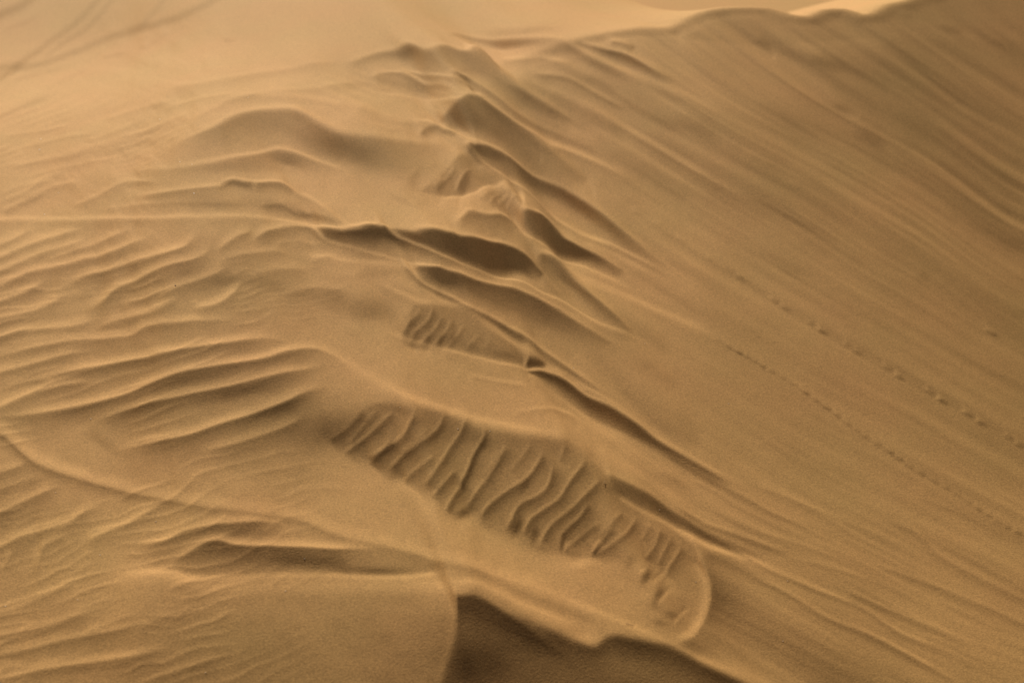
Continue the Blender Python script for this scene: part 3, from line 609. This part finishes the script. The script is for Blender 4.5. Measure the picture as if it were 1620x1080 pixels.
def grid_mesh(name, X, Y, Z, mat):
    nv, nu = X.shape
    me = bpy.data.meshes.new(name)
    co = np.stack([X, Y, Z], -1).reshape(-1, 3).astype(np.float32)
    i = np.arange(nv * nu).reshape(nv, nu)
    q = np.stack([i[:-1, :-1], i[1:, :-1], i[1:, 1:], i[:-1, 1:]], -1).reshape(-1, 4)
    me.vertices.add(len(co)); me.vertices.foreach_set('co', co.ravel())
    me.loops.add(q.size); me.loops.foreach_set('vertex_index', q.ravel().astype(np.int32))
    me.polygons.add(len(q)); me.polygons.foreach_set('loop_start', np.arange(0, q.size, 4, dtype=np.int32))
    me.polygons.foreach_set('use_smooth', np.ones(len(q), bool))
    me.update(calc_edges=True)
    me.materials.append(mat)
    o = bpy.data.objects.new(name, me); C.objects.link(o)
    return o


def sand(name, grain, tint=1.0):
    m = bpy.data.materials.new(name); m.use_nodes = True
    nt = m.node_tree; N = nt.nodes; L = nt.links; N.clear()
    out = N.new('ShaderNodeOutputMaterial'); bs = N.new('ShaderNodeBsdfPrincipled')
    L.new(bs.outputs[0], out.inputs[0])
    bs.inputs['Roughness'].default_value = .85; bs.inputs['Specular IOR Level'].default_value = .12
    tc = N.new('ShaderNodeTexCoord')
    n1 = N.new('ShaderNodeTexNoise'); n1.inputs['Scale'].default_value = 110; n1.inputs['Detail'].default_value = 3; n1.inputs['Roughness'].default_value = .75
    n2 = N.new('ShaderNodeTexNoise'); n2.inputs['Scale'].default_value = 1.3; n2.inputs['Detail'].default_value = 4
    for n in (n1, n2):
        L.new(tc.outputs['Object'], n.inputs['Vector'])
    r1 = N.new('ShaderNodeValToRGB'); e = r1.color_ramp.elements
    e[0].position = .31; e[0].color = (*[c * .74 * tint for c in ALB], 1); e[1].position = .69; e[1].color = (*[c * 1.26 * tint for c in ALB], 1)
    L.new(n1.outputs['Fac'], r1.inputs['Fac'])
    r2 = N.new('ShaderNodeValToRGB'); e = r2.color_ramp.elements
    e[0].position = .3; e[0].color = (.97, 1.0, .97, 1); e[1].position = .7; e[1].color = (1.03, .99, 1.0, 1)
    L.new(n2.outputs['Fac'], r2.inputs['Fac'])
    mx = N.new('ShaderNodeMix'); mx.data_type = 'RGBA'; mx.blend_type = 'MULTIPLY'; mx.inputs['Factor'].default_value = 1
    L.new(r1.outputs[0], mx.inputs['A']); L.new(r2.outputs[0], mx.inputs['B'])
    L.new(mx.outputs['Result'], bs.inputs['Base Color'])
    if grain:
        b = N.new('ShaderNodeBump'); b.inputs['Strength'].default_value = grain; b.inputs['Distance'].default_value = .006
        L.new(n1.outputs['Fac'], b.inputs['Height']); L.new(b.outputs[0], bs.inputs['Normal'])
    return m


ALB = (.48, .271, .102)
K_SUN, AMB = 1.02, .065

T = tone_map()
U, V, X, Y, Z = solve_relief(T, K_SUN, AMB, LAM if 'LAM' in globals() else .004, MU if 'MU' in globals() else 2e-8)
# outer rings of the same sheet, coarser, reaching past what the frame shows
gu = np.cumsum(6 * 1.12 ** np.arange(42)); gv = np.cumsum(5 * 1.09 ** np.arange(22)); gn = np.cumsum(5 * 1.12 ** np.arange(36))
Ue = np.concatenate([U[0] - gu[::-1], U, U[-1] + gu]); gv = gv[V[0] - gv > -720]
Ve = np.concatenate([V[0] - gv[::-1], V, V[-1] + gn])
UUe, VVe = np.meshgrid(Ue, Ve)
Xe, Ye = ground(UUe, VVe)
Ze = base(Xe, Ye)
Ze[len(gv):len(gv) + len(V), len(gu):len(gu) + len(U)] = Z
hb = Z[-1] - base(X[-1:], Y[-1:])[0]                          # the relief dies away slowly towards the camera's feet
Ze[len(gv) + len(V):, len(gu):len(gu) + len(U)] += hb[None] * sm(1 - gn / 1400.0)[:, None]
mat = sand('dune_sand', .3)
dune = grid_mesh('dune', Xe, Ye, Ze, mat); dune['kind'] = 'structure'
# ---- loose things lying on the sand
PU, PV = project(X, Y, Z)


def on_sand(u, v):
    """The spot of the dune's surface seen at a photo point (the nearest one)."""
    d = (PU - u) ** 2 + (PV - v) ** 2
    c = np.argwhere(d < 6)
    if len(c) == 0:
        c = [np.unravel_index(np.argmin(d), d.shape)]
    j = min(c, key=lambda q: Y[q[0], q[1]])
    return X[j[0], j[1]], Y[j[0], j[1]], Z[j[0], j[1]]


def plain_mat(name, col, rough):
    m = bpy.data.materials.new(name); m.use_nodes = True
    b = m.node_tree.nodes['Principled BSDF']; b.inputs['Roughness'].default_value = rough
    n = m.node_tree.nodes.new('ShaderNodeTexNoise'); n.inputs['Scale'].default_value = 300
    r = m.node_tree.nodes.new('ShaderNodeValToRGB')
    r.color_ramp.elements[0].color = (*[c * .8 for c in col], 1); r.color_ramp.elements[1].color = (*col, 1)
    m.node_tree.links.new(n.outputs['Fac'], r.inputs['Fac']); m.node_tree.links.new(r.outputs[0], b.inputs['Base Color'])
    return m


PALE = plain_mat('pale_shell', (.86, .78, .62), .45)
nt = PALE.node_tree; tr = nt.nodes.new('ShaderNodeBsdfTranslucent'); tr.inputs[0].default_value = (.95, .85, .66, 1)
ms = nt.nodes.new('ShaderNodeMixShader'); ms.inputs[0].default_value = .75          # grains of quartz let light through
nt.links.new(nt.nodes['Principled BSDF'].outputs[0], ms.inputs[1]); nt.links.new(tr.outputs[0], ms.inputs[2]); nt.links.new(ms.outputs[0], nt.nodes['Material Output'].inputs[0])
DARK = plain_mat('dark_stone', (.06, .04, .025), .8)
STRAW = plain_mat('dry_straw', (.30, .20, .10), .8)


def add_mesh(name, verts, faces, mat, loc):
    me = bpy.data.meshes.new(name); me.from_pydata(verts, [], faces); me.materials.append(mat)
    for p in me.polygons:
        p.use_smooth = True
    o = bpy.data.objects.new(name, me); C.objects.link(o); o.location = loc
    return o


def pebble(u, v, size, label, mat=PALE, group='pale grains of grit scattered over the sand'):
    r = np.random.RandomState(int(u * 7 + v))
    x, y, z = on_sand(u, v)
    vs, fs = [], []
    nr, ns = 5, 8
    k = r.uniform(.8, 1.25, 3) * size * .95 * (y * cP + H * sP) / 8.5
    for i in range(nr + 1):
        th = math.pi * i / nr
        for q in range(ns):
            f = 2 * math.pi * q / ns; w_ = 1 + .14 * math.sin(3 * f + u) * math.sin(th) + .1 * math.cos(2 * th + v)
            vs.append((k[0] * w_ * math.sin(th) * math.cos(f), k[1] * w_ * math.sin(th) * math.sin(f), (.18 if mat is PALE else .75) * k[2] * w_ * math.cos(th)))
    for i in range(nr):
        for q in range(ns):
            fs.append((i * ns + q, i * ns + (q + 1) % ns, (i + 1) * ns + (q + 1) % ns, (i + 1) * ns + q))
    o = add_mesh('pebble', vs, fs, mat, (x, y, z + .05 * size))
    o['label'] = label; o['category'] = 'pebble'
    if group:
        o['group'] = group


def twig(pts, label):
    P = [np.array(on_sand(*p)) + (0, 0, .004) for p in pts]
    rad = .0009
    vs, fs = [], []
    for i, p in enumerate(P):
        d = P[min(i + 1, len(P) - 1)] - P[max(i - 1, 0)]; d /= np.linalg.norm(d)
        n = np.cross(d, (0, 0, 1)); n /= np.linalg.norm(n) + 1e-9; b = np.cross(n, d)
        for q in range(6):
            f = q * math.pi / 3
            vs.append(tuple(p - P[0] + rad * (1 - .12 * i) * (n * math.cos(f) + b * math.sin(f))))
    for i in range(len(P) - 1):
        for q in range(6):
            fs.append((i * 6 + q, i * 6 + (q + 1) % 6, (i + 1) * 6 + (q + 1) % 6, (i + 1) * 6 + q))
    fs.append(tuple(range(6))[::-1]); fs.append(tuple((len(P) - 1) * 6 + q for q in range(6)))
    o = add_mesh('twig', vs, fs, STRAW, tuple(P[0]))
    o['label'] = label; o['category'] = 'twig'; o['group'] = 'bits of dry straw on the sand'


for a in ((65, 218, .0050, 'pale grain on the upper left flank, upper one of the pair near the left edge'),
          (63, 235, .0055, 'pale grain on the upper left flank, lower one of the pair near the left edge'),
          (252, 187, .0050, 'pale grain alone beside the fine ripples above the broad upper left hump'),
          (394, 153, .0040, 'pale grain just above the crest of the broad upper left hump'),
          (286, 254, .0040, 'pale grain below the broad upper left hump, left of two close together'),
          (305, 258, .0042, 'pale grain below the broad upper left hump, right of two close together'),
          (93, 303, .0055, 'pale grain between two small ripples far left, above the long straight bright crest'),
          (308, 304, .0055, 'pale grain under the thin humped ridge above the middle of the long straight crest'),
          (71, 337, .0045, 'pale grain close above the long straight bright crest at the left'),
          (146, 661, .0050, 'pale grain at the left tip of the deep curved ripples'),
          (632, 642, .0035, 'pale grain at the upper rim of the fluted slump, left of the two there'),
          (727, 678, .0050, 'bright pale grain inside the fluted slump between its upper flutes'),
          (777, 681, .0038, 'pale grain on the upper rim of the fluted slump, above its middle'),
          (1045, 806, .0045, 'pale grain in the shaded groove above the right end of the fluted slump'),
          (1102, 919, .0055, 'bright pale grain on the rounded lobe that ends the fluted slump'),
          (1247, 917, .0042, 'pale grain on the thin dark line down the lower slip face'),
          (1240, 1013, .0045, 'pale grain in the dim smooth strip right of the rounded lobe, near the bottom'),
          (1153, 636, .0042, 'pale grain alone on the smooth slip face below the start of the fine track'),
          (1022, 543, .0035, 'pale grain on the smooth slip face right of the long shaded spur'),
          (908, 580, .0035, 'pale grain on the slip face just right of the small notch in the crest'),
          (9, 957, .0060, 'large pale grain at the lower left edge of the sand'),
          (90, 778, .0048, 'pale grain below the long curved lip at the lower left'),
          (248, 823, .0055, 'elongated pale grain on a ripple below the middle of the long curved lip'),
          (160, 877, .0048, 'pale grain in the flat sand left of the lens shaped hollow'),
          (483, 883, .0040, 'pale grain in the dark lens shaped hollow at the lower left'),
          (123, 946, .0042, 'pale grain among faint ripples below the flat sand at lower left'),
          (453, 933, .0038, 'pale grain just below the bright bank of the lens shaped hollow'),
          (327, 1063, .0042, 'pale grain near the bottom edge on the smooth near slope')):
    pebble(*a)
pebble(278, 450, .0045, 'single small dark stone on a ripple crest at the left', DARK, None)
twig([(957, 765), (958, 763), (959, 761)], 'short dark straw standing at the upper right rim of the fluted slump')
twig([(992, 986), (998, 987), (1004, 989)], 'short dark straw lying on the bright ridge below the fluted slump')
# far plain
g = np.concatenate([-np.geomspace(4000, 30, 24), np.linspace(-28, 28, 57), np.geomspace(30, 4000, 24)])
PX, PY = np.meshgrid(g, g + 30)
PZ = -1.7 - .07 * np.clip(PY - 18, 0, 60) - 3.2 * sm((18 - PY) / 10)
PZ = PZ + .10 * vnoise(PX / 3 + 40, PY / 2.2 + 40, 6) * sm((PY - 15) / 10) + .25 * vnoise(PX / 9 + 40, PY / 7 + 40, 5) * sm((PY - 15) / 10)
plain = grid_mesh('desert_plain', PX, PY, PZ, sand('plain_sand', .0, .95)); plain['kind'] = 'structure'

# ---- light
w = bpy.data.worlds.new('World'); bpy.context.scene.world = w; w.use_nodes = True
nt = w.node_tree; bg = nt.nodes['Background']
sk = nt.nodes.new('ShaderNodeTexSky'); sk.sky_type = 'NISHITA'; sk.sun_disc = False
sk.sun_elevation = SUN_EL; sk.sun_rotation = math.atan2(az[0], az[1])
sk.air_density = .1; sk.dust_density = .6; sk.ozone_density = 0
du = nt.nodes.new('ShaderNodeMix'); du.data_type = 'RGBA'; du.blend_type = 'MULTIPLY'; du.inputs['Factor'].default_value = 1
du.inputs['B'].default_value = (1, .72, .46, 1)                        # added warm tint on the sky's light, reddens the shaded sand
nt.links.new(sk.outputs[0], du.inputs['A']); nt.links.new(du.outputs['Result'], bg.inputs[0]); bg.inputs[1].default_value = .05
sl = bpy.data.lights.new('sun', 'SUN'); sl.energy = 5.0; sl.angle = R(.6); sl.color = (1.0, .92, .74)
so = bpy.data.objects.new('sun', sl); C.objects.link(so)
from mathutils import Vector
so.rotation_euler = Vector((az[0] * math.cos(SUN_EL), az[1] * math.cos(SUN_EL), math.sin(SUN_EL))).to_track_quat('Z', 'Y').to_euler()
so.location = (-6, 8, 8)
# ---- camera
cam = bpy.data.cameras.new('camera'); cam.lens = 60; cam.sensor_width = 36; cam.clip_end = 9000; cam.clip_start = .1
co = bpy.data.objects.new('camera', cam); C.objects.link(co)
co.location = (0, 0, H); co.rotation_euler = (math.pi / 2 - PITCH, 0, 0)
cam.dof.use_dof = True; cam.dof.focus_distance = 8.6; cam.dof.aperture_fstop = 1.7
S = bpy.context.scene; S.camera = co
S.view_settings.view_transform = 'Standard'; S.view_settings.look = 'None'; S.view_settings.exposure = .36; S.view_settings.gamma = 1
